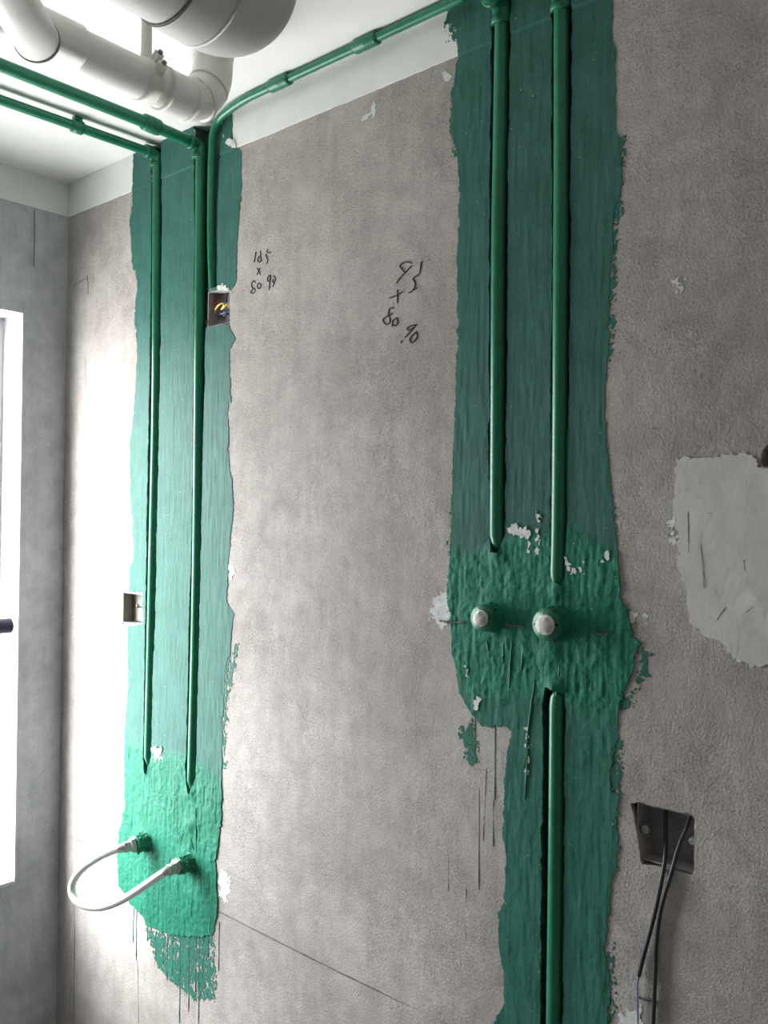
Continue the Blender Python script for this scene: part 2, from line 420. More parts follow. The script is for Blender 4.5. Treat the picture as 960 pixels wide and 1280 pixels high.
# plastered reveal around the opening
rv = MB(); q = .006
rv.box((-TH-.002, YJ-q, SILL), (.0015, YJ, HEAD)); rv.box((-TH-.002, WY0, SILL), (.0015, WY0+q, HEAD))
rv.box((-TH-.002, WY0+q, HEAD-q), (.0015, YJ-q, HEAD))
k = 12
for i in range(k):   # chipped sill edge
    ya, yb = WY0+q+(YJ-q-WY0-q)*i/k, WY0+q+(YJ-q-WY0-q)*(i+1)/k
    rv.box((-TH-.002, ya, SILL), (.0015+random.uniform(-.004, .004), yb, SILL+.008))
rv.build('window_reveal', M['jamb'], lwo)
t2 = MB().box((0, ROOM_Y, TRIM_Z+.001), (.0025, -.003, CEIL)).build('trim_2', M['trimw']); tag(t2, 'white plaster band along the top of the window wall', None, None, 'structure')
def line_obj(name, pts, r, m, parent, jit=0.0, n=5):
    P = []
    for p in spline(pts, 5) if len(pts) > 2 else sub(pts[0], pts[1], 24):
        P.append(Vector(p) + Vector((random.uniform(-jit, jit), 0, random.uniform(-jit, jit))))
    rr = [r*random.uniform(.55, 1.2) for _ in P] if jit else r
    return MB().tube(P, rr, n).build(name, m, parent)
line_obj('plaster_joint', [atX(43, 262, .0003), atX(43, 300, .0003), atX(42, 333, .0003)], .0012, M['crack'], lwo)
for (a, c) in ((60, 556), (55, 690), (62, 723), (43, 706)):
    p = atX(a, c, 0); MB().tube([p+Vector((-.001, 0, 0)), p+Vector((.002, 0, .001))], [.004, .002], 7).build('plaster_fleck', M['puttyw'], lwo)

cl = MB().box((-TH, ROOM_Y-.1, CEIL), (ROOM_X+.2, .22, CEIL+.12)).build('ceiling', M['white']); tag(cl, 'white painted ceiling', None, None, 'structure')
fl = MB().box((-TH, ROOM_Y-.1, -.12), (ROOM_X+.2, .22, 0)).build('floor', M['floor']); tag(fl, 'bare cement floor', None, None, 'structure')
wr = MB().box((ROOM_X, ROOM_Y-.1, 0), (ROOM_X+.15, CORE, CEIL)).build('wall_right', M['floor']); tag(wr, 'rough cement wall opposite the window', None, None, 'structure')
wf = MB().box((-TH, ROOM_Y-.12, 0), (ROOM_X, ROOM_Y, CEIL)).build('wall_front', M['floor']); tag(wf, 'rough cement wall facing the piped wall', None, None, 'structure')

# window
WX = -.130
win = bpy.data.objects.new('window_1', None); COL.objects.link(win); win.location = (WX, (YJ+WY0)/2, SILL); tag(win, 'white framed casement window', None, None, 'structure')
ya, yb, za, zb = WY0+q, YJ-q, SILL+.008, HEAD-q
fr = MB(); t_ = .030
fr.box((WX-.02, ya, za), (WX+.02, yb, za+t_)); fr.box((WX-.02, ya, zb-t_), (WX+.02, yb, zb))
fr.box((WX-.02, ya, za+t_), (WX+.02, ya+t_, zb-t_)); fr.box((WX-.02, yb-t_, za+t_), (WX+.02, yb, zb-t_))
ym = (ya+yb)/2
fr.build('window_frame', M['frame'], win)
for (c0, c1) in ((ya+t_, yb-t_),):
    MB().box((WX-.004, c0, za+t_), (WX+.004, c1, zb-t_)).build('pane', M['glass'], win)
# lever handle on the stile beside the reveal
hp = atX(16, 781, WX+.085)
h = MB()
h.tube(fillet([(WX+.025, hp.y-.10, hp.z-.003), (WX+.085, hp.y-.10, hp.z-.003), (WX+.085, hp.y+.018, hp.z)], .02, 6), .0195, 14)
e_ = Vector((WX+.085, hp.y+.018, hp.z)); h.tube([e_+Vector((0, d, 0)) for d in (0, .006, .011, .014)], [.0195, .018, .0135, .005], 14)
h.box((WX+.028, hp.y-.13, hp.z-.05), (WX+.036, hp.y-.07, hp.z+.05))
h.build('window_handle', M['dark'], win)
pl.size = (YJ-WY0); pl.size_y = HEAD-SILL
po = bpy.data.objects.new('window_portal', pl); COL.objects.link(po)
po.location = (-TH-.03, (YJ+WY0)/2, (HEAD+SILL)/2); po.rotation_euler = (math.radians(90), 0, math.radians(-90))

# ================================================================== PAINT ON THE WALL
def gauss(X, Z, c, s): return np.exp(-((X-c[0])**2+(Z-c[1])**2)/(2*s*s))
def w2(px, py): p = atY(px, py); return (p.x, p.z)
LEFT = [(170, 110), (168, 178), (167, 220), (162, 280), (165, 330), (172, 353), (168, 393), (172, 433), (170, 487), (167, 517), (163, 550), (163, 610), (166, 650), (167, 700), (162, 707),
        (162, 740), (178, 741), (178, 780), (160, 783), (160, 820), (161, 845), (156, 912), (157, 1010), (150, 1040), (148, 1070), (150, 1107), (165, 1130), (180, 1145), (184, 1156),
        (210, 1167), (240, 1171), (266, 1169), (272, 1145), (272, 1120), (270, 1074), (277, 1025), (277, 969), (279, 894), (281, 837), (288, 818), (292, 767), (283, 750), (285, 720),
        (287, 687), (292, 627), (285, 567), (285, 500), (288, 503), (287, 437), (295, 423), (287, 411), (287, 366), (295, 353), (297, 303), (302, 220), (301, 190), (292, 182), (289, 110)]
RIGHT = [(576, -60), (572, 0), (560, 20), (556, 34), (568, 30), (572, 45), (575, 60), (573, 72), (567, 120), (563, 165), (571, 182), (574, 210), (574, 260), (571, 342), (572, 411), (570, 467), (569, 530), (566, 577),
         (564, 624), (564, 661), (562, 704), (560, 739), (564, 775), (566, 817), (572, 842), (575, 867), (590, 892), (603, 908), (635, 908), (640, 915), (635, 934), (633, 960), (631, 983), (629, 1036),
         (634, 1074), (631, 1117), (623, 1146), (624, 1177), (631, 1217), (631, 1255), (617, 1277), (600, 1310), (600, 1420), (757, 1420), (760, 1300), (762, 1224), (756, 1183), (759, 1161), (762, 1114), (771, 1074),
         (771, 1027), (774, 995), (763, 989), (763, 967), (770, 936), (773, 895), (775, 870), (791, 842), (792, 817), (801, 805), (791, 796), (785, 760), (776, 746), (775, 711), (771, 675),
         (766, 624), (759, 561), (756, 517), (758, 455), (761, 420), (762, 358), (766, 298), (766, 271), (773, 249), (777, 217), (780, 176), (770, 168), (769, 122), (770, 68), (764, 41), (766, 0), (768, -80)]
LP, RP = uv(LEFT), uv(RIGHT)
def edge_noise(X, Z):
    m_ = np.clip(.55+.8*fbm(X, Z, 13, 2, 43), .25, 1.1)      # some stretches crisp, others dry and broken
    return .0020*fbm(X, Z, 45, 3, 41) + m_*(.0030*fbm(X, Z*.6, 260, 2, 47, .7) + .0014*vnoise(X, Z*.35, 420, 53))
def paintS(P):
    def f(X, Z):
        return np.minimum(np.minimum(sdf(P, X, Z)+edge_noise(X, Z), -f_groove(X, Z)), np.minimum(-f_holes(X, Z)-.0015, CEIL-.0006-Z))
    return f
zl0, zl1 = w2(200, 955)[1], w2(200, 1180)[1]
def toneL(X, Z):
    return np.clip((w2(210, 940)[1] + .02*fbm(X, Z, 18, 3, 61) - Z)/.03, 0, 1)
def toneR(X, Z):
    a = np.clip((w2(640, 668)[1] + .025*fbm(X, Z, 16, 3, 62) - Z)/.02, 0, 1)
    b_ = np.clip((Z - w2(690, 900)[1] + .03*fbm(X, Z, 14, 3, 63))/.04, 0, 1)
    return a*np.maximum(b_, .35)
def lumps(X, Z, t):
    rough = .0007*np.maximum(fbm(X, Z, 110, 3, 71, .6), -.5) + .0006*fbm(X*2.6, Z*.35, 60, 3, 73) + .0008*np.maximum(fbm(X, Z, 40, 2, 79)-.35, 0)
    return .0011 + .00030*fbm(X*2.5, Z*.4, 60, 3, 75) + t*(.0013 + rough)
BUL_L = [(w2(185, 962), .011, .0035), (w2(239, 990), .012, .004), (w2(181, 1052), .016, .006), (w2(234, 1079), .017, .007), (w2(238, 1030), .012, .005)]
BUL_R = [(w2(622, 692), .012, .0045), (w2(697, 738), .012, .0045), (w2(615, 772), .018, .005), (w2(690, 779), .018, .006), (w2(694, 860), .011, .0085), (w2(690, 815), .016, .004)]
def bul(X, Z, L): return sum(a*gauss(X, Z, c, s) for c, s, a in L)
pl_ = sheet('green_paint_band', paintS(LP), lambda X, Z: baseH(X, Z)+lumps(X, Z, toneL(X, Z))+bul(X, Z, BUL_L), LP[:, 0].min()-.02, LP[:, 0].max()+.02, LP[:, 1].min()-.02, CEIL-.0004, .0021, .003, M['paint'], wall, toneL)
pl_['label'] = 'green waterproof paint around the two thin pipes'
pr_ = sheet('green_paint_band', paintS(RP), lambda X, Z: baseH(X, Z)+lumps(X, Z, toneR(X, Z))+bul(X, Z, BUL_R), RP[:, 0].min()-.02, RP[:, 0].max()+.02, max(.32, RP[:, 1].min()), CEIL-.0004, .0022, .003, M['paint'], wall, toneR)
pr_['label'] = 'dark green waterproof paint around the two plugged outlets'
# dry-brushed patches: broken coverage
def dry(poly, cover, seed, name='dry_brush_stroke', ang=0.0, cell=.0015):
    P = uv(poly)
    def f(X, Z):
        c, s = math.cos(ang), math.sin(ang); A, B = X*c+Z*s, -X*s+Z*c
        n_ = .0045*fbm(A, B*1.8, 34, 2, seed+9) + .006*fbm(A*1.5, B*.45, 150, 3, seed) + .0075*fbm(X, Z, 420, 2, seed+5, .7) - .001
        return np.minimum(np.minimum(sdf(P, X, Z), .006) + n_ + cover, np.minimum(-f_holes(X, Z)-.001, -f_groove(X, Z)))
    o_ = sheet(name, f, lambda X, Z: baseH(X, Z)+.0007, P[:, 0].min()-.012, P[:, 0].max()+.012, max(.32, P[:, 1].min()-.012), min(CEIL-.001, P[:, 1].max()+.012), cell, .001, M['paint'], wall, lambda X, Z: X*0+.45)
    return o_
dry([(183, 1160), (215, 1166), (266, 1168), (270, 1215), (268, 1250), (245, 1252), (220, 1232), (198, 1210), (190, 1185)], -.0025, 101)
dry([(576, 908), (590, 905), (597, 950), (590, 956), (580, 940)], .001, 103)
dry([(800, 812), (811, 818), (806, 845), (792, 872), (778, 886), (774, 880), (790, 862), (798, 838)], -.002, 104)
dry([(760, 930), (775, 925), (776, 990), (764, 1000), (762, 960)], -.004, 105)
dry([(764, 180), (782, 170), (782, 260), (772, 300), (768, 450), (758, 470), (760, 300)], -.006, 106)
dry([(572, 85), (562, 120), (560, 170), (572, 200)], -.006, 107)
dry([(754, 1185), (770, 1180), (766, 1300), (755, 1300)], -.005, 108)
dry([(275, 830), (300, 800), (296, 830), (284, 880), (284, 960), (277, 960)], -.006, 109)
dry([(560, 640), (570, 600), (575, 690), (560, 700)], -.004, 110)
dry([(556, 30), (566, 8), (580, 0), (578, 62), (566, 50)], -.001, 111)
# drips
drips = [(430, 540, 710), (445, 545, 800), (500, 620, 705), (517, 640, 730), (540, 660, 780), (580, 670, 830), (598, 670, 900), (625, 670, 880), (660, 680, 1115), (705, 680, 1060), (740, 680, 960), (755, 680, 1120), (775, 680, 900), (803, 680, 790), (855, 610, 855)]
for (X_, a, c) in drips:
    x, y0, y1 = 60+X_/4, 1000+a/4, 1000+c/4
    pts = [atY(x-.9*(k_/10), y0+(y1-y0)*k_/10, -.0008+0*k_) for k_ in range(11)]
    pts = [Vector((p.x, -float(wallH(np.array([p.x]), np.array([p.z]))[0])-.0002, p.z)) for p in pts]
    rr = [.0010, .0011, .0010, .0008, .0010, .0009, .0010, .0009, .0010, .0015, .0008]
    MB().tube(pts, rr, 7).build('paint_drip', M['paint'], wall)
for (x, y0, y1, m_) in ((586, 905, 950, 'paint'), (594, 880, 945, 'paint'), (619, 905, 1000, 'groove'), (617, 1000, 1058, 'groove'), (599, 985, 1112, 'crack'), (561, 1065, 1115, 'crack')):
    MB().tube([atY(x-.5*(k_/8), y0+(y1-y0)*k_/8, -.0004) for k_ in range(9)], [.0005]*7+[.0010, .0005], 6).build('paint_drip', M[m_], wall)
# paint brush ridges in the thick coat below the outlets
for (pts) in ([(608, 800), (612, 818)], [(630, 798), (628, 830)], [(640, 800), (636, 860)], [(655, 805), (651, 838)], [(690, 805), (700, 828)], [(686, 806), (682, 850)], [(700, 830), (694, 880)], [(668, 850), (655, 960)], [(660, 930), (656, 1000)],
              [(236, 1040), (242, 1062)], [(245, 1010), (246, 1066)], [(230, 1035), (226, 1058)], [(240, 1122), (239, 1148)], [(224, 1040), (222, 1060)]):
    (x0_, y0_), (x1_, y1_) = pts
    P = [atY(x0_+(x1_-x0_)*k_/8+random.uniform(-.5, .5), y0_+(y1_-y0_)*k_/8, -.0022-.0003*(k_ % 2)) for k_ in range(9)]
    o_ = MB().tube(P, [.0008, .0013, .0016, .0014, .0017, .0015, .0014, .0011, .0006], 6).build('paint_ridge', M['fit'], wall)

# white plaster smears and the putty patch
def smear(poly, cover, seed, name, m, hgt=.0006, cell=.0018, amp=.0065, over=0.0):
    P = uv(poly)
    def f(X, Z): return np.minimum(sdf(P, X, Z) + cover + amp*fbm(X, Z, 120, 4, seed, .7), -f_holes(X, Z)-.001)
    def H(X, Z): return baseH(X, Z)+over+hgt*(1+.18*fbm(X, Z, 45, 3, seed+3))
    return sheet(name, f, H, P[:, 0].min()-.012, P[:, 0].max()+.012, P[:, 1].min()-.012, P[:, 1].max()+.012, cell, .002+over, m, wall)
pt = smear([(849, 574), (935, 567), (944, 572), (948, 585), (1010, 588), (1010, 828), (958, 830), (930, 828), (905, 806), (880, 792), (862, 780), (860, 745), (850, 720), (848, 670), (841, 640), (846, 610), (843, 590)], 0, 131, 'putty_patch', M['putty'], .0014, .003, .0035)
pt['label'] = 'large pale putty patch on the grey wall'
for (P, cov, sd, ov) in (([(560, 742), (549, 745), (541, 760), (540, 772), (552, 782), (562, 778)], .001, 141, 0), ([(787, 764), (800, 766), (809, 772), (807, 780), (796, 774), (792, 782), (788, 778)], -.001, 142, 0),
                      ([(628, 658), (645, 655), (663, 660), (663, 690), (656, 672), (640, 668)], -.003, 143, .0026), ([(708, 690), (716, 712), (740, 708), (738, 714), (712, 718), (706, 702)], -.0035, 144, .0026),
                      ([(748, 697), (762, 692), (760, 698), (750, 701)], -.002, 145, .0026), ([(582, 830), (588, 836), (586, 850), (582, 845)], -.0045, 146, .003),
                      ([(671, 640), (676, 640), (676, 690), (671, 700)], -.003, 147, .0022), ([(590, 868), (604, 872), (600, 895), (592, 890)], -.006, 148, .003),
                      ([(275, 1085), (286, 1090), (288, 1120), (280, 1128), (274, 1120)], 0, 149, 0), ([(657, 910), (664, 905), (664, 960), (658, 980)], -.004, 150, .0022),
                      ([(190, 935), (203, 932), (204, 950), (196, 952)], -.002, 151, .003), ([(285, 700), (296, 712), (290, 726), (285, 722)], -.002, 152, 0),
                      ([(845, 352), (856, 345), (858, 360), (850, 372)], -.001, 153, 0), ([(440, 150), (462, 138), (468, 128), (474, 138), (456, 152)], -.004, 154, 0),
                      ([(273, 358), (286, 360), (286, 366), (275, 364)], .002, 155, .0012), ([(280, 168), (296, 172), (300, 190), (286, 190)], -.007, 156, .002),
                      ([(552, 90), (566, 86), (566, 100), (556, 104)], -.004, 157, 0), ([(777, 1268), (800, 1262), (806, 1290), (776, 1292)], .001, 158, 0),
                      ([(835, 655), (846, 640), (848, 690), (838, 680)], -.004, 159, 0), ([(900, 800), (935, 806), (960, 818), (960, 836), (920, 832)], -.005, 160, 0)):
    smear(P, cov, sd, 'plaster_smear', M['puttyw'], over=ov)

# hand-written measurements (black marker strokes on the render)
def write(strokes, ox, oy, sc, r, label):
    mb = MB()
    for s_ in strokes:
        P = [atY(ox+a/sc, oy+c/sc, -.0006) for a, c in s_]
        P = spline(P, 4) if len(P) > 2 else sub(P[0], P[1], 4)
        mb.tube([(p.x, -float(wallH(np.array([p.x]), np.array([p.z]))[0])-.0004, p.z) for p in P], r, 6)
    o_ = mb.build('handwriting', M['ink'], wall); o_['label'] = label
write([[(315, 240), (300, 340), (280, 440)],
       [(405, 210), (408, 300), (412, 400)], [(385, 320), (355, 370), (360, 425), (395, 440), (440, 400)],
       [(555, 185), (525, 230), (560, 250), (615, 245)], [(510, 280), (525, 340), (550, 400), (530, 480)],
       [(340, 560), (370, 620), (405, 690)], [(395, 560), (370, 625), (335, 690)],
       [(300, 850), (265, 815), (225, 880), (240, 950), (295, 990), (280, 1050), (230, 1065), (210, 1040), (250, 980)],
       [(375, 860), (340, 900), (360, 970), (410, 950), (405, 890), (365, 860)],
       [(600, 700), (550, 740), (550, 820), (590, 820), (605, 760), (605, 700), (590, 850), (570, 1000)],
       [(655, 720), (700, 760), (690, 830), (650, 850), (655, 780)], [(680, 855), (650, 935)]],
      300, 300, 16, .0012, 'black handwriting 145 x 80 90')
write([[(440, 185), (380, 170), (310, 195), (295, 235), (350, 295)], [(440, 215), (360, 300), (290, 370), (250, 435)],
       [(558, 165), (545, 250), (530, 320), (455, 375), (480, 430), (470, 490), (430, 540), (395, 550)], [(430, 540), (500, 490)],
       [(165, 615), (250, 585), (325, 535)], [(260, 515), (262, 600), (262, 675)],
       [(215, 740), (165, 745), (150, 810), (170, 880), (160, 925), (120, 940), (80, 890), (110, 855), (200, 805)],
       [(255, 860), (205, 895), (195, 965)], [(255, 865), (262, 920), (240, 955), (200, 950)],
       [(495, 940), (440, 1010), (355, 1100)], [(480, 945), (400, 970), (382, 1000), (410, 1010), (450, 985)],
       [(495, 1030), (430, 1090), (415, 1140), (440, 1165), (490, 1120), (505, 1070), (485, 1040)], [(320, 1140), (302, 1165)]],
      470, 310, 9.846, .00125, 'black handwriting 95 + 80 90')
# scribed level line, pencil lines and small marks
def wl(pts, r, jit=.0004): return line_obj('scribed_line', [atY(a, c, -.0002) for a, c in pts], r, M['crack'], wall, jit)
wl([(95, 1049), (122, 1061), (150, 1076)], .0011); wl([(273, 1139), (340, 1173), (410, 1208), (480, 1242), (565, 1283)], .0016)
wl([(565, 1283), (610, 1305)], .0016)
wl([(107, 450), (107, 500), (106, 545)], .0007); wl([(93, 1130), (93, 1200), (92, 1280)], .0008); wl([(172, 1200), (173, 1245), (173, 1290)], .0008)
wl([(583, 1110), (582, 1200), (581, 1278)], .0006); wl([(608, 960), (604, 1050)], .0006, .0002)
wl([(92, 358), (100, 352), (108, 348)], .0009); wl([(109, 345), (110, 355), (110, 368)], .0009); wl([(41, 262), (41, 264)], .0001)
for (a, c, e, f_) in ((550, 776, 582, 778), (628, 780, 655, 782), (742, 790, 760, 793)):
    line_obj('crack', [atY(a, c, -.0040), atY((a+e)/2, (c+f_)/2+1, -.0042), atY(e, f_, -.0040)], .0019, M['crack'], wall, .0003)
for (a, c, e, f_) in ((875, 590, 875, 606), (860, 640, 861, 690), (876, 680, 880, 735), (882, 642, 892, 641), (930, 700, 932, 715), (931, 767, 951, 749), (896, 775, 906, 760), (815, 535, 823, 536)):
    line_obj('scratch', [atY(a, c, -.0018), atY(e, f_, -.0018)], .0004, M['crack'], wall, .0003)

# ================================================================== GREEN WATER PIPES
def pipe_pts(pix, y): return [atY(a, c, y) for a, c in pix]
YP = .005
RL, RR = .0108, .0128
GRP_L = None
def coupling(parent, a, b_, r, name='coupling', m='fit'):
    a, b_ = Vector(a), Vector(b_); d = (b_-a)
    pts = [a, a+d*.02, a+d*.10, a+d*.45, a+d*.5, a+d*.55, a+d*.9, a+d*.98, b_]
    return MB().tube(pts, [r*1.02, r*1.30, r*1.36, r*1.36, r*1.42, r*1.36, r*1.36, r*1.30, r*1.02], 18).build(name, M[m], parent)
def elbow(parent, c, d1, d2, r, L):
    c, d1, d2 = Vector(c), Vector(d1).normalized(), Vector(d2).normalized()
    path = fillet([c+d1*L, c, c+d2*L], r*1.6, 8)
    o_ = MB(); o_.tube(path, r*1.32, 18)
    for d in (d1, d2): o_.tube([c+d*(L-.010), c+d*(L-.009), c+d*(L+.001), c+d*(L+.002)], [r*1.33, r*1.48, r*1.48, r*1.33], 18)
    return o_.build('elbow', M['fit'], parent)
def vert(parent, pix, y, r, ztop, bury=True, bury_top=False):
    """vertical run, straight through the traced points, dipping under the mortar at its buried ends"""
    P = spline(pipe_pts(pix, y), 6)
    if ztop is not None: P = [Vector((P[0].x, y, ztop))] + [p for p in P if p.z < ztop-.01]
    if bury:
        e = P[-1]; P += [e+Vector((0, .006, -.016)), e+Vector((0, .022, -.036))]
    if bury_top:
        e = P[0]; P = [e+Vector((0, .022, .036)), e+Vector((0, .006, .016))] + P
    return MB().tube(P, r, 18).build('vertical_run', M['ppr'], parent)

# thin pipe 1 (beside the window side)
c1 = atY(195.5, 184, YP)
zr = CEIL-.022
c1 = Vector((c1.x, YP, min(c1.z, zr)))
e1 = atZ(-60, 122+(122-182)*60/195, c1.z)
p1 = thing('water_pipe', (c1.x, YP, atY(184, 957).z), 'thin green water pipe nearest the window, clipped to the ceiling', 'pipe')
vert(p1, [(196.3, 220), (195.8, 350), (195, 500), (192, 650), (188.5, 810), (185.5, 945)], YP, RL, c1.z)
far = Vector((e1.x, e1.y, c1.z)); dr = (far-c1); 
MB().tube([c1]+[c1+dr*t for t in (.2, .4, .6, .8, 1, (ROOM_Y+.001-c1.y)/dr.y)], RL, 18).build('ceiling_run', M['ppr'], p1)
elbow(p1, c1, (0, 0, -1), dr, RL, .030)
cp = atZ(99, 157, c1.z)
tt = (cp-c1).dot(dr)/dr.length_squared; cp = c1+dr*tt; dn = dr.normalized()
MB().tube([cp-dn*.013, cp-dn*.012, cp+dn*.012, cp+dn*.013], [RL*1.05, RL*1.4, RL*1.4, RL*1.05], 16).build('clip_band', M['fit'], p1)
MB().box((cp.x-.007, cp.y-.009, cp.z+RL*.8), (cp.x+.007, cp.y+.009, CEIL-.0005)).build('clip_foot', M['fit'], p1)

# thin pipe 2
c2 = atY(249, 182, YP); c2 = Vector((c2.x, YP, min(c2.z, CEIL-.020)))
zz2 = c2.z
a2 = atZ(185, 154, zz2); b2 = atZ(0, 81, zz2); dr2 = (b2-a2)
p2 = thing('water_pipe', (c2.x, YP, atY(239, 985).z), 'thin green water pipe beside the wired box, ending above a hose outlet', 'pipe')
vert(p2, [(250.5, 215), (249.5, 350), (248, 520), (246.5, 680), (244, 820), (240, 975)], YP, RL*1.05, c2.z)
k2 = atZ(242, 178, zz2)
k2 = Vector((c2.x, a2.y+(c2.x-a2.x)*0+.0, zz2)) if False else k2
path2 = fillet([Vector((c2.x, YP, zz2)), a2, b2, a2+dr2*((ROOM_Y+.001-a2.y)/dr2.y)], .05, 6)
MB().tube(path2, RL*1.2, 18).build('ceiling_run', M['ppr'], p2)
elbow(p2, c2, (0, 0, -1), a2-c2, RL*1.05, .030)
u_ = (a2-Vector((c2.x, YP, zz2))).normalized(); coupling(p2, a2-u_*.03, a2+dr2.normalized()*.012, RL*1.2)

# electrical conduit: along the ceiling edge, bending down to the wired box
YC = -.028; rc = .0088
cpx = [(560, -3), (458, 40), (350, 93), (300, 122), (285, 131)]
Q = [atY(a, c, YC) for a, c in cpx]
zc = min(sum(p.z for p in Q)/len(Q), CEIL-rc-.002)
xs_ = Q[0].x
cd_ = thing('electrical_conduit', atY(265, 362, .01), 'green painted conduit along the ceiling edge bending down into the wired box', 'conduit')
top = [Vector((1.365, YC, CEIL-.0005)), Vector((Q[-1].x-.0, YC, zc))]
xd = atY(265, 250, -.002)
path = fillet([top[0], Vector((1.365, YC, zc)), Vector((xs_, YC, zc)), Vector((Q[-2].x, YC, zc)), Vector((atY(268, 150, -.012).x, -.014, zc-.01)), atY(264.5, 205, -.004), atY(263.5, 300, .001), atY(266, 366, .012)], .055, 8)
MB().tube(path, rc, 16).build('conduit_run', M['ppr'], cd_)
for (a, b_) in ((350, 8), (458, 9)):
    m_ = atY(a, 40 if a > 400 else 93, YC).x
    coupling(cd_, (m_-.030, YC, zc), (m_+.030, YC, zc), rc*1.08)

# thick pipes above the plugged outlets
zt = CEIL-.045
def thick(pix, label, zc_):
    x0 = atY(pix[0][0], pix[0][1], YP).x
    e = thing('water_pipe', (x0, YP, atY(*pix[-1], YP).z), label, 'pipe')
    vert(e, pix, YP, RR, zc_)
    c = Vector((x0, YP, zc_)); elbow(e, c, (0, 0, -1), (0, -1, 0), RR, .034)
    MB().tube(fillet([c, c+Vector((0, -.36, 0)), Vector((c.x, c.y-.36, CEIL-.0005))], .03), RR, 18).build('ceiling_run', M['ppr'], e)
    return e
e1x = atY(622, 4, YP).z; e2x = atY(701, 0, YP).z
r1 = thick([(627.5, 40), (625, 200), (623.5, 298), (622.5, 480), (621.5, 668)], 'thick green water pipe running from ceiling to the narrower plugged outlet', min(e1x+.012, CEIL-.03))
r2 = thick([(702, 40), (702, 200), (701.5, 298), (700.5, 480), (699, 655), (697.5, 718)], 'thick green water pipe running from ceiling to the outlet with the pipe below it', min(e2x+.016, CEIL-.03))
r3 = thing('water_pipe', atY(691, 1400, YP), 'thick green water pipe rising from the floor to the plugged outlets', 'pipe')
P = spline(pipe_pts([(696.5, 885), (696, 960), (694.8, 1100), (692.5, 1275), (691, 1400)], YP), 6)
e = P[0]; P = [e+Vector((0, .030, .040)), e+Vector((0, .010, .026)), e+Vector((0, .001, .012))]+P
MB().tube(P, RR, 18).build('vertical_run', M['ppr'], r3)

# ================================================================== OUTLETS
def outlet_plug(px, py, label, rb, rp, rot):
    b_ = atY(px, py, 0); d = Vector((0, -1, 0))
    e = thing('pipe_outlet', b_, label, 'pipe outlet', None)
    p = lambda t: b_+d*t
    MB().tube([p(-.01), p(.004), p(.010), p(.022), p(.030), p(.033), p(.033), p(.026)], [rb*1.25, rb*1.2, rb*1.04, rb*1.0, rb*1.02, rb*.97, rp*1.05, rp*1.0], 24).build('socket', M['fit'], e)
    q_ = MB(); q_.tube([p(.026), p(.034), p(.036), p(.037)], [rp*1.06, rp*1.06, rp*1.0, rp*.7], 20)
    q_.tube([p(.036), p(.0365), p(.043), p(.045), p(.046)], [rp*.78, rp*.92, rp*.90, rp*.72, rp*.30], 6, twist=rot, smooth=False)
    q_.build('plug', M['plug'], e)
    # dents of dried plaster round the socket
    mb = MB()
    for k_ in range(9):
        a = random.uniform(0, 6.28); r = rb*1.05; c = p(random.uniform(.004, .018))+Vector((math.cos(a)*r, 0, math.sin(a)*r))
        mb.tube([c+Vector((0, .003, 0)), c, c-Vector((0, .003, 0))], [.0012, random.uniform(.002, .0038), .0010], 7)
    mb.build('plaster_lump', M['fit'], e)['kind'] = 'stuff'; return e
outlet_plug(616, 771, 'plugged green pipe outlet in line with the shorter thick pipe', .0222, .0130, .35)
outlet_plug(696, 779, 'plugged green pipe outlet with the pipe rising below it', .0250, .0152, .1)

def outlet_open(px, py, label):
    b_ = atY(px, py, 0); d = Vector((0, -1, 0)); p = lambda t: b_+d*t
    e = thing('pipe_outlet', b_, label, 'pipe outlet')
    rb = .0215
    MB().tube([p(-.01), p(.002), p(.006), p(.026), p(.035), p(.036), p(.026)], [rb*1.2, rb*1.12, rb, rb*.98, rb*1.0, rb*.75, rb*.7], 9, smooth=False, twist=.3).build('socket', M['fit'], e)
    mb = MB()
    for k_ in range(14):
        a = random.uniform(0, 6.28); c = p(random.uniform(.003, .033))+Vector((math.cos(a)*rb, 0, math.sin(a)*rb))
        mb.tube([c+Vector((.002, .003, 0)), c, c-Vector((0, .004, .002))], [.001, random.uniform(.0022, .0045), .0008], 7)
    mb.build('plaster_lump', M['fit'], e)['kind'] = 'stuff'
    return b_
oa = outlet_open(184, 1050.5, 'rough green pipe outlet at the hose end nearer the window')
ob = outlet_open(238, 1077, 'rough green pipe outlet at the hose end farther from the window')
# flexible hose joining the two
hose = thing('flexible_hose', (oa+ob)/2+Vector((0, -.03, -.05)), 'pale braided flexible hose looped between two green outlets', 'hose')
hpx = [(151, 1060.5, -.066), (138, 1064.5, -.082), (121, 1073, -.100), (105, 1084, -.116), (94, 1097, -.128), (89.5, 1111, -.134), (94, 1124, -.134), (106, 1132, -.128), (125, 1134, -.118), (146, 1128, -.108), (166, 1117, -.098), (184, 1105, -.088), (199, 1094.5, -.078), (208, 1089, -.070)]
HP = spline([atY(a, c, y) for a, c, y in hpx], 6)
MB().tube(HP, .0090, 16).build('braided_tube', M['braid'], hose)
for o_, end, nxt in ((oa, HP[0], HP[2]), (ob, HP[-1], HP[-3])):
    a0 = o_+Vector((0, -.033, 0)); dd = (end-a0)
    MB().tube([a0+dd*t for t in (0, .03, .30, .36)], [.0150, .0178, .0178, .0150], 6, smooth=False).build('hex_nut', M['steel'], hose)
    MB().tube([a0+dd*t for t in (.34, .36, .78, .80)], [.0115, .0130, .0130, .0115], 6, smooth=False).build('hex_collar', M['steel'], hose)
    MB().tube([a0+dd*.78, a0+dd, end+(nxt-end)*.8], [.0100, .0102, .0098], 16).build('ferrule', M['steel'], hose)

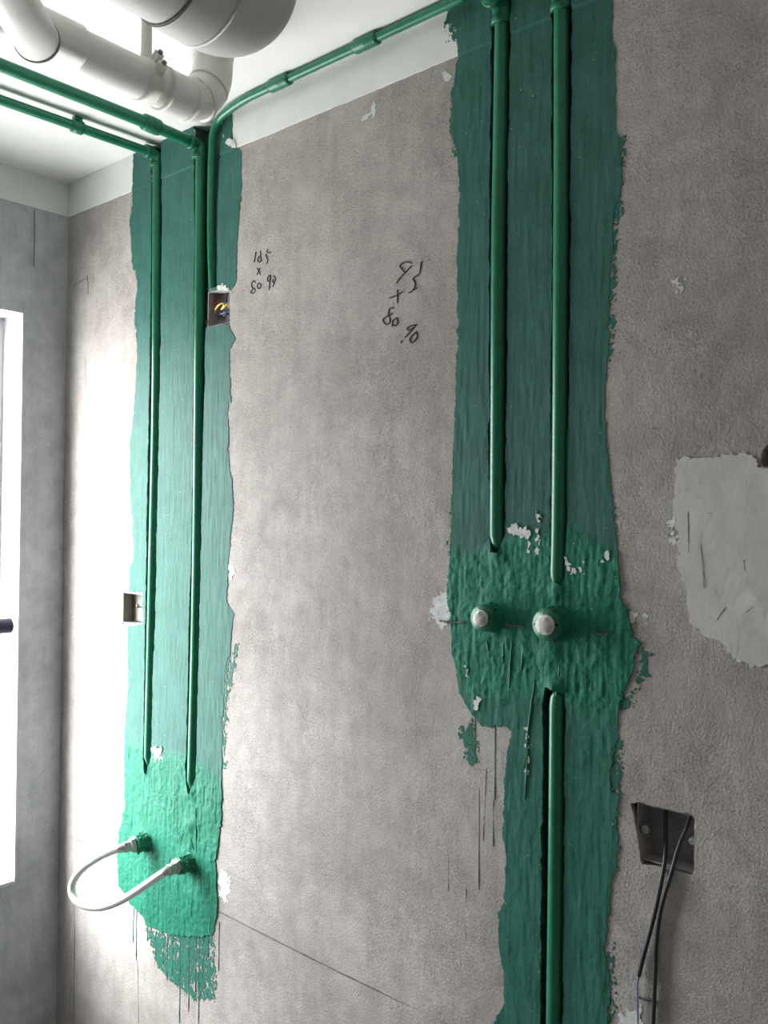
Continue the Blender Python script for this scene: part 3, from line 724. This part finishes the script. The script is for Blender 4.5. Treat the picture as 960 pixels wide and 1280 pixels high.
# ================================================================== ELECTRICAL
def openbox(e, name, P, y0, y1, m, t=.0022):
    """five-sided box sunk in the wall, outline P (x,z)"""
    x0, x1, z0, z1 = P
    mb = MB(); mb.box((x0, y1-t, z0), (x1, y1, z1)); mb.box((x0, y0, z0), (x0+t, y1-t, z1)); mb.box((x1-t, y0, z0), (x1, y1-t, z1))
    mb.box((x0+t, y0, z0), (x1-t, y1-t, z0+t)); mb.box((x0+t, y0, z1-t), (x1-t, y1-t, z1)); return mb.build(name, m, e)
P = HUV['box1']; x0, x1, z0, z1 = P[:, 0].min(), P[:, 0].max(), P[:, 1].min(), P[:, 1].max()
jb = thing('junction_box', ((x0+x1)/2, .02, z0), 'small grey junction box full of coloured wires beside the thin pipe', 'junction box')
openbox(jb, 'box_body', (x0+.004, x1-.004, z0+.004, z1-.004), .004, .033, M['box'])
def wire(pix, m, label, r=.0016):
    o_ = MB().tube(spline([atY(a, c, y) for a, c, y in pix], 6), r, 10).build('electrical_wire', M[m]); tag(o_, label, 'wire', 'loose wires in the junction box')
X1 = lambda a: 230+a/12; Y1 = lambda c: 330+c/12
wire([(X1(400), Y1(440), .024), (X1(430), Y1(540), .018), (X1(470), Y1(620), .016), (X1(540), Y1(650), .022)], 'red', 'red wire curling inside the junction box, paired with the darker one', .0019)
wire([(X1(460), Y1(440), .026), (X1(470), Y1(520), .022), (X1(520), Y1(620), .020), (X1(560), Y1(680), .026)], 'red', 'red wire in the junction box passing behind the yellow loop', .0017)
wire([(X1(465), Y1(740), .022), (X1(480), Y1(670), .010), (X1(530), Y1(610), .006), (X1(580), Y1(590), .008), (X1(600), Y1(620), .010), (X1(560), Y1(680), .016)], 'yellow', 'yellow wire bent into a hook inside the junction box', .0019)
wire([(X1(560), Y1(680), .012), (X1(600), Y1(650), .008), (X1(650), Y1(600), .008), (X1(668), Y1(650), .014)], 'yellow', 'short yellow wire end at the box edge beside the blue wires', .0017)
wire([(X1(655), Y1(440), .026), (X1(640), Y1(500), .018), (X1(630), Y1(570), .016), (X1(650), Y1(630), .022)], 'blue', 'dark blue wire hanging from the top of the junction box', .0022)
wire([(X1(500), Y1(745), .026), (X1(560), Y1(750), .016), (X1(620), Y1(720), .012), (X1(670), Y1(690), .020)], 'palewire', 'pale blue wire lying across the bottom of the junction box', .0017)
wire([(X1(560), Y1(790), .028), (X1(610), Y1(765), .020), (X1(665), Y1(745), .022)], 'blue', 'dark blue wire at the bottom of the junction box', .0024)

P = HUV['box2']; x0, x1, z0, z1 = P[:, 0].min(), P[:, 0].max(), P[:, 1].min(), P[:, 1].max()
jb2 = thing('junction_box', ((x0+x1)/2, .02, z0), 'open dark junction box recess with two black cables hanging out', 'junction box')
openbox(jb2, 'box_body', (x0+.008, x1-.002, z0+.006, z1-.002), .006, .044, M['box'])
sc = atY(806, 1037, .012); MB().tube([sc+Vector((0, .006, 0)), sc, sc-Vector((0, .003, 0)), sc-Vector((0, .003, 0))], [.0075, .007, .006, .0025], 14).build('screw_lug', M['steel'], jb2)
sc = atY(866, 1052, .012); MB().tube([sc+Vector((0, .006, 0)), sc, sc-Vector((0, .003, 0))], [.006, .006, .004], 14).build('screw_lug', M['steel'], jb2)
ca = thing('electrical_cable', atY(829, 1090, -.004), 'black cable from the box recess ending in a thin blue core', 'cable')
MB().tube(spline([atY(a, c, y) for a, c, y in ((833, 1004, .030), (832, 1035, .026), (832, 1062, .014), (829, 1090, -.0035), (819.5, 1137, -.0045), (810.5, 1173, -.0045), (803, 1200, -.0045), (798.5, 1220, -.0045))], 6), .0031, 12).build('sheath', M['black'], ca)
MB().tube(spline([atY(a, c, -.0045) for a, c in ((798.8, 1216), (797, 1232), (797.2, 1255), (797.6, 1300), (796, 1340))], 6), .0012, 8).build('core_wire', M['palewire'], ca)
cb = MB().tube(spline([atY(a, c, y) for a, c, y in ((865, 1012, .028), (858, 1035, .022), (848, 1060, .012), (839, 1092, -.0035), (826, 1137, -.0045), (820, 1182, -.0045), (818.5, 1226, -.0045), (816, 1285, -.0045), (811, 1360, -.0045))], 6), .0031, 12).build('electrical_cable', M['black'])
tag(cb, 'black cable hanging unbroken from the box recess', 'cable')
st = MB().tube([atY(799, 1247, -.003), atY(806, 1249, -.0035), atY(817, 1250, -.003)], [.0012, .0026, .0022], 8).build('cable_offcut', M['black']); tag(st, 'short black cable offcut lying between the two hanging cables', 'cable')

P = HUV['plate']; x0, x1, z0, z1 = P[:, 0].min(), P[:, 0].max(), P[:, 1].min(), P[:, 1].max()
bp = thing('box_cover', ((x0+x1)/2, .02, z0), 'beige blank box sunk in the wall at the paint edge', 'box')
openbox(bp, 'box_body', (x0+.0015, x1-.0015, z0+.0015, z1-.0015), .001, .038, M['tan'])
zm = z0+(z1-z0)*.52
MB().box((x0+.010, .026, z0+.006), (x1-.004, .0355, zm-.0015)).build('cover_panel', M['tan'], bp)
MB().box((x0+.010, .026, zm+.0015), (x1-.004, .0355, z1-.006)).build('cover_panel', M['tan'], bp)
sc = Vector((x0+.028, .026, zm+.002)); MB().tube([sc+Vector((0, .004, 0)), sc-Vector((0, .002, 0)), sc-Vector((0, .003, 0))], [.0055, .0055, .003], 12).build('screw', M['seam'], bp)

# ================================================================== WHITE DRAIN PIPES
def ring(mb, c, d, r, wdt, t=.002, mi=0):
    c = Vector(c); d = Vector(d).normalized()
    mb.tube([c-d*wdt/2, c-d*wdt/2, c+d*wdt/2, c+d*wdt/2], [r-.004, r+t, r+t, r-.004], 32, caps=False, mi=mi)
# small drain: vertical stub, two-bend elbow, run towards the room, wye branch
rd = .034
zA = 2.262; pv = atZ(265, 140, zA)
ln = atZ(45, 38, zA)
A0 = Vector((pv.x, pv.y, zA)); dA = (Vector((ln.x, ln.y, zA))-A0); LA = dA.length; dA.normalize()
dp = thing('drain_pipe', A0, 'slim white plastic drain pipe under the ceiling with a strap clamp', 'drain pipe')
MB().tube([A0+dA*.08, A0+dA*.5, A0+dA*((ROOM_Y+.001-A0.y)/dA.y)], rd, 32).build('pipe_run', M['pvc'], dp)
MB().tube([Vector((A0.x, A0.y, zA+.07)), Vector((A0.x, A0.y, CEIL-.0005))], rd*.97, 32).build('riser', M['pvc'], dp)
el = MB(); path = [A0+dA*.115, A0+dA*.062, A0+dA*.022+Vector((0, 0, .018)), A0+Vector((0, 0, .062)), A0+Vector((0, 0, .105))]
el.tube(fillet(path, .03, 6), rd*1.12, 32)
elo = el.build('elbow', M['pvc'], dp)
for c, d in ((A0+dA*.115, dA), (A0+dA*.058, dA), (A0+dA*.030+Vector((0, 0, .012)), dA+Vector((0, 0, -.7))), (A0+dA*.010+Vector((0, 0, .042)), dA*.6+Vector((0, 0, -1))), (A0+Vector((0, 0, .105)), Vector((0, 0, 1)))):
    mb = MB(); ring(mb, c, d, rd*1.12, .006, .0014); mb.build('joint_ring', M['pvcdirt'], elo)
# long sleeve near the branch
s0, s1 = A0+dA*(LA-.070), A0+dA*(LA+.12)
MB().tube([s0, s0, s1, s1], [rd, rd*1.13, rd*1.13, rd], 32).build('tee_sleeve', M['pvc'], dp)
b0 = CPOS + ray(46, 50)*1.365
b1 = CPOS + ray(6, -16)*1.215
db = (b1-b0).normalized()
be = b0+db*.36
bro = MB().tube([b0, b0+db*.001]+fillet([b0+db*.12, be, Vector((be.x, be.y, CEIL-.0005))], .05), [rd*.9]+[rd]*12, 36).build('branch', M['pvc'], dp)
mb = MB(); ring(mb, b0+db*.002, db, rd*1.0, .004, .0014); mb.build('joint_ring', M['seam'], bro)
mb = MB(); ring(mb, A0+dA*(LA+.14), dA, rd*1.1, .003, .0016); mb.build('joint_ring', M['seam'], dp)
# strap clamp on a rod
tcl = .150
cc = A0+dA*tcl
hg = thing('pipe_hanger', Vector((cc.x, cc.y, CEIL)), 'cream ceiling rod and strap clamp holding the slim drain pipe', 'pipe hanger')
mb = MB(); ring(mb, cc, dA, rd*1.0, .026, .0040); mb.build('strap', M['pvcdirt'], hg)
MB().tube([Vector((cc.x, cc.y, cc.z+rd)), Vector((cc.x, cc.y, cc.z+rd+.02)), Vector((cc.x, cc.y, CEIL-.0005))], [.0115, .0095, .0095], 16).build('rod', M['pvcdirt'], hg)
sd = Vector((.86, 0, .5)).normalized()
for s_ in (0, 1):
    ctr = cc + sd*(rd+.008) + dA*(-.002) + Vector((.012*s_-.006, 0, -.022*s_+.012))
    MB().tube([ctr-sd*.010, ctr-sd*.009, ctr+sd*.008, ctr+sd*.009], [.006, .010, .010, .007], 6, smooth=False).build('clamp_ear', M['pvcdirt'], hg)
    MB().tube([ctr+sd*.008, ctr+sd*.014], .0042, 10).build('screw', M['seam'], hg)

# big drain
rB = .064; tB = 1.0
cB = CPOS + ray(303, 8)*tB
bd = thing('drain_pipe', cB, 'thick white plastic drain pipe with an elbow turning up to the ceiling', 'drain pipe')
dB = Vector((0.06, -1, 0)).normalized()
elb = MB(); elb.tube(fillet([cB+dB*.10, cB, cB+Vector((0, 0, .12))], .055, 14), rB, 48)
eo = elb.build('elbow', M['pvc'], bd)
MB().tube([cB+dB*.09, cB+dB*.3, cB+dB*((ROOM_Y+.001-cB.y)/dB.y)], rB*.955, 48).build('pipe_run', M['pvc'], bd)
MB().tube([cB+Vector((0, 0, .11)), Vector((cB.x, cB.y, CEIL-.0005))], rB*.955, 48).build('riser', M['pvc'], bd)
mb = MB(); ring(mb, cB+dB*.1005, dB, rB*.965, .0035, .0012); mb.build('joint_ring', M['seam'], eo)
mb = MB(); ring(mb, cB+dB*.052, dB, rB, .004, .0006); mb.build('joint_ring', M['pvcdirt'], eo)
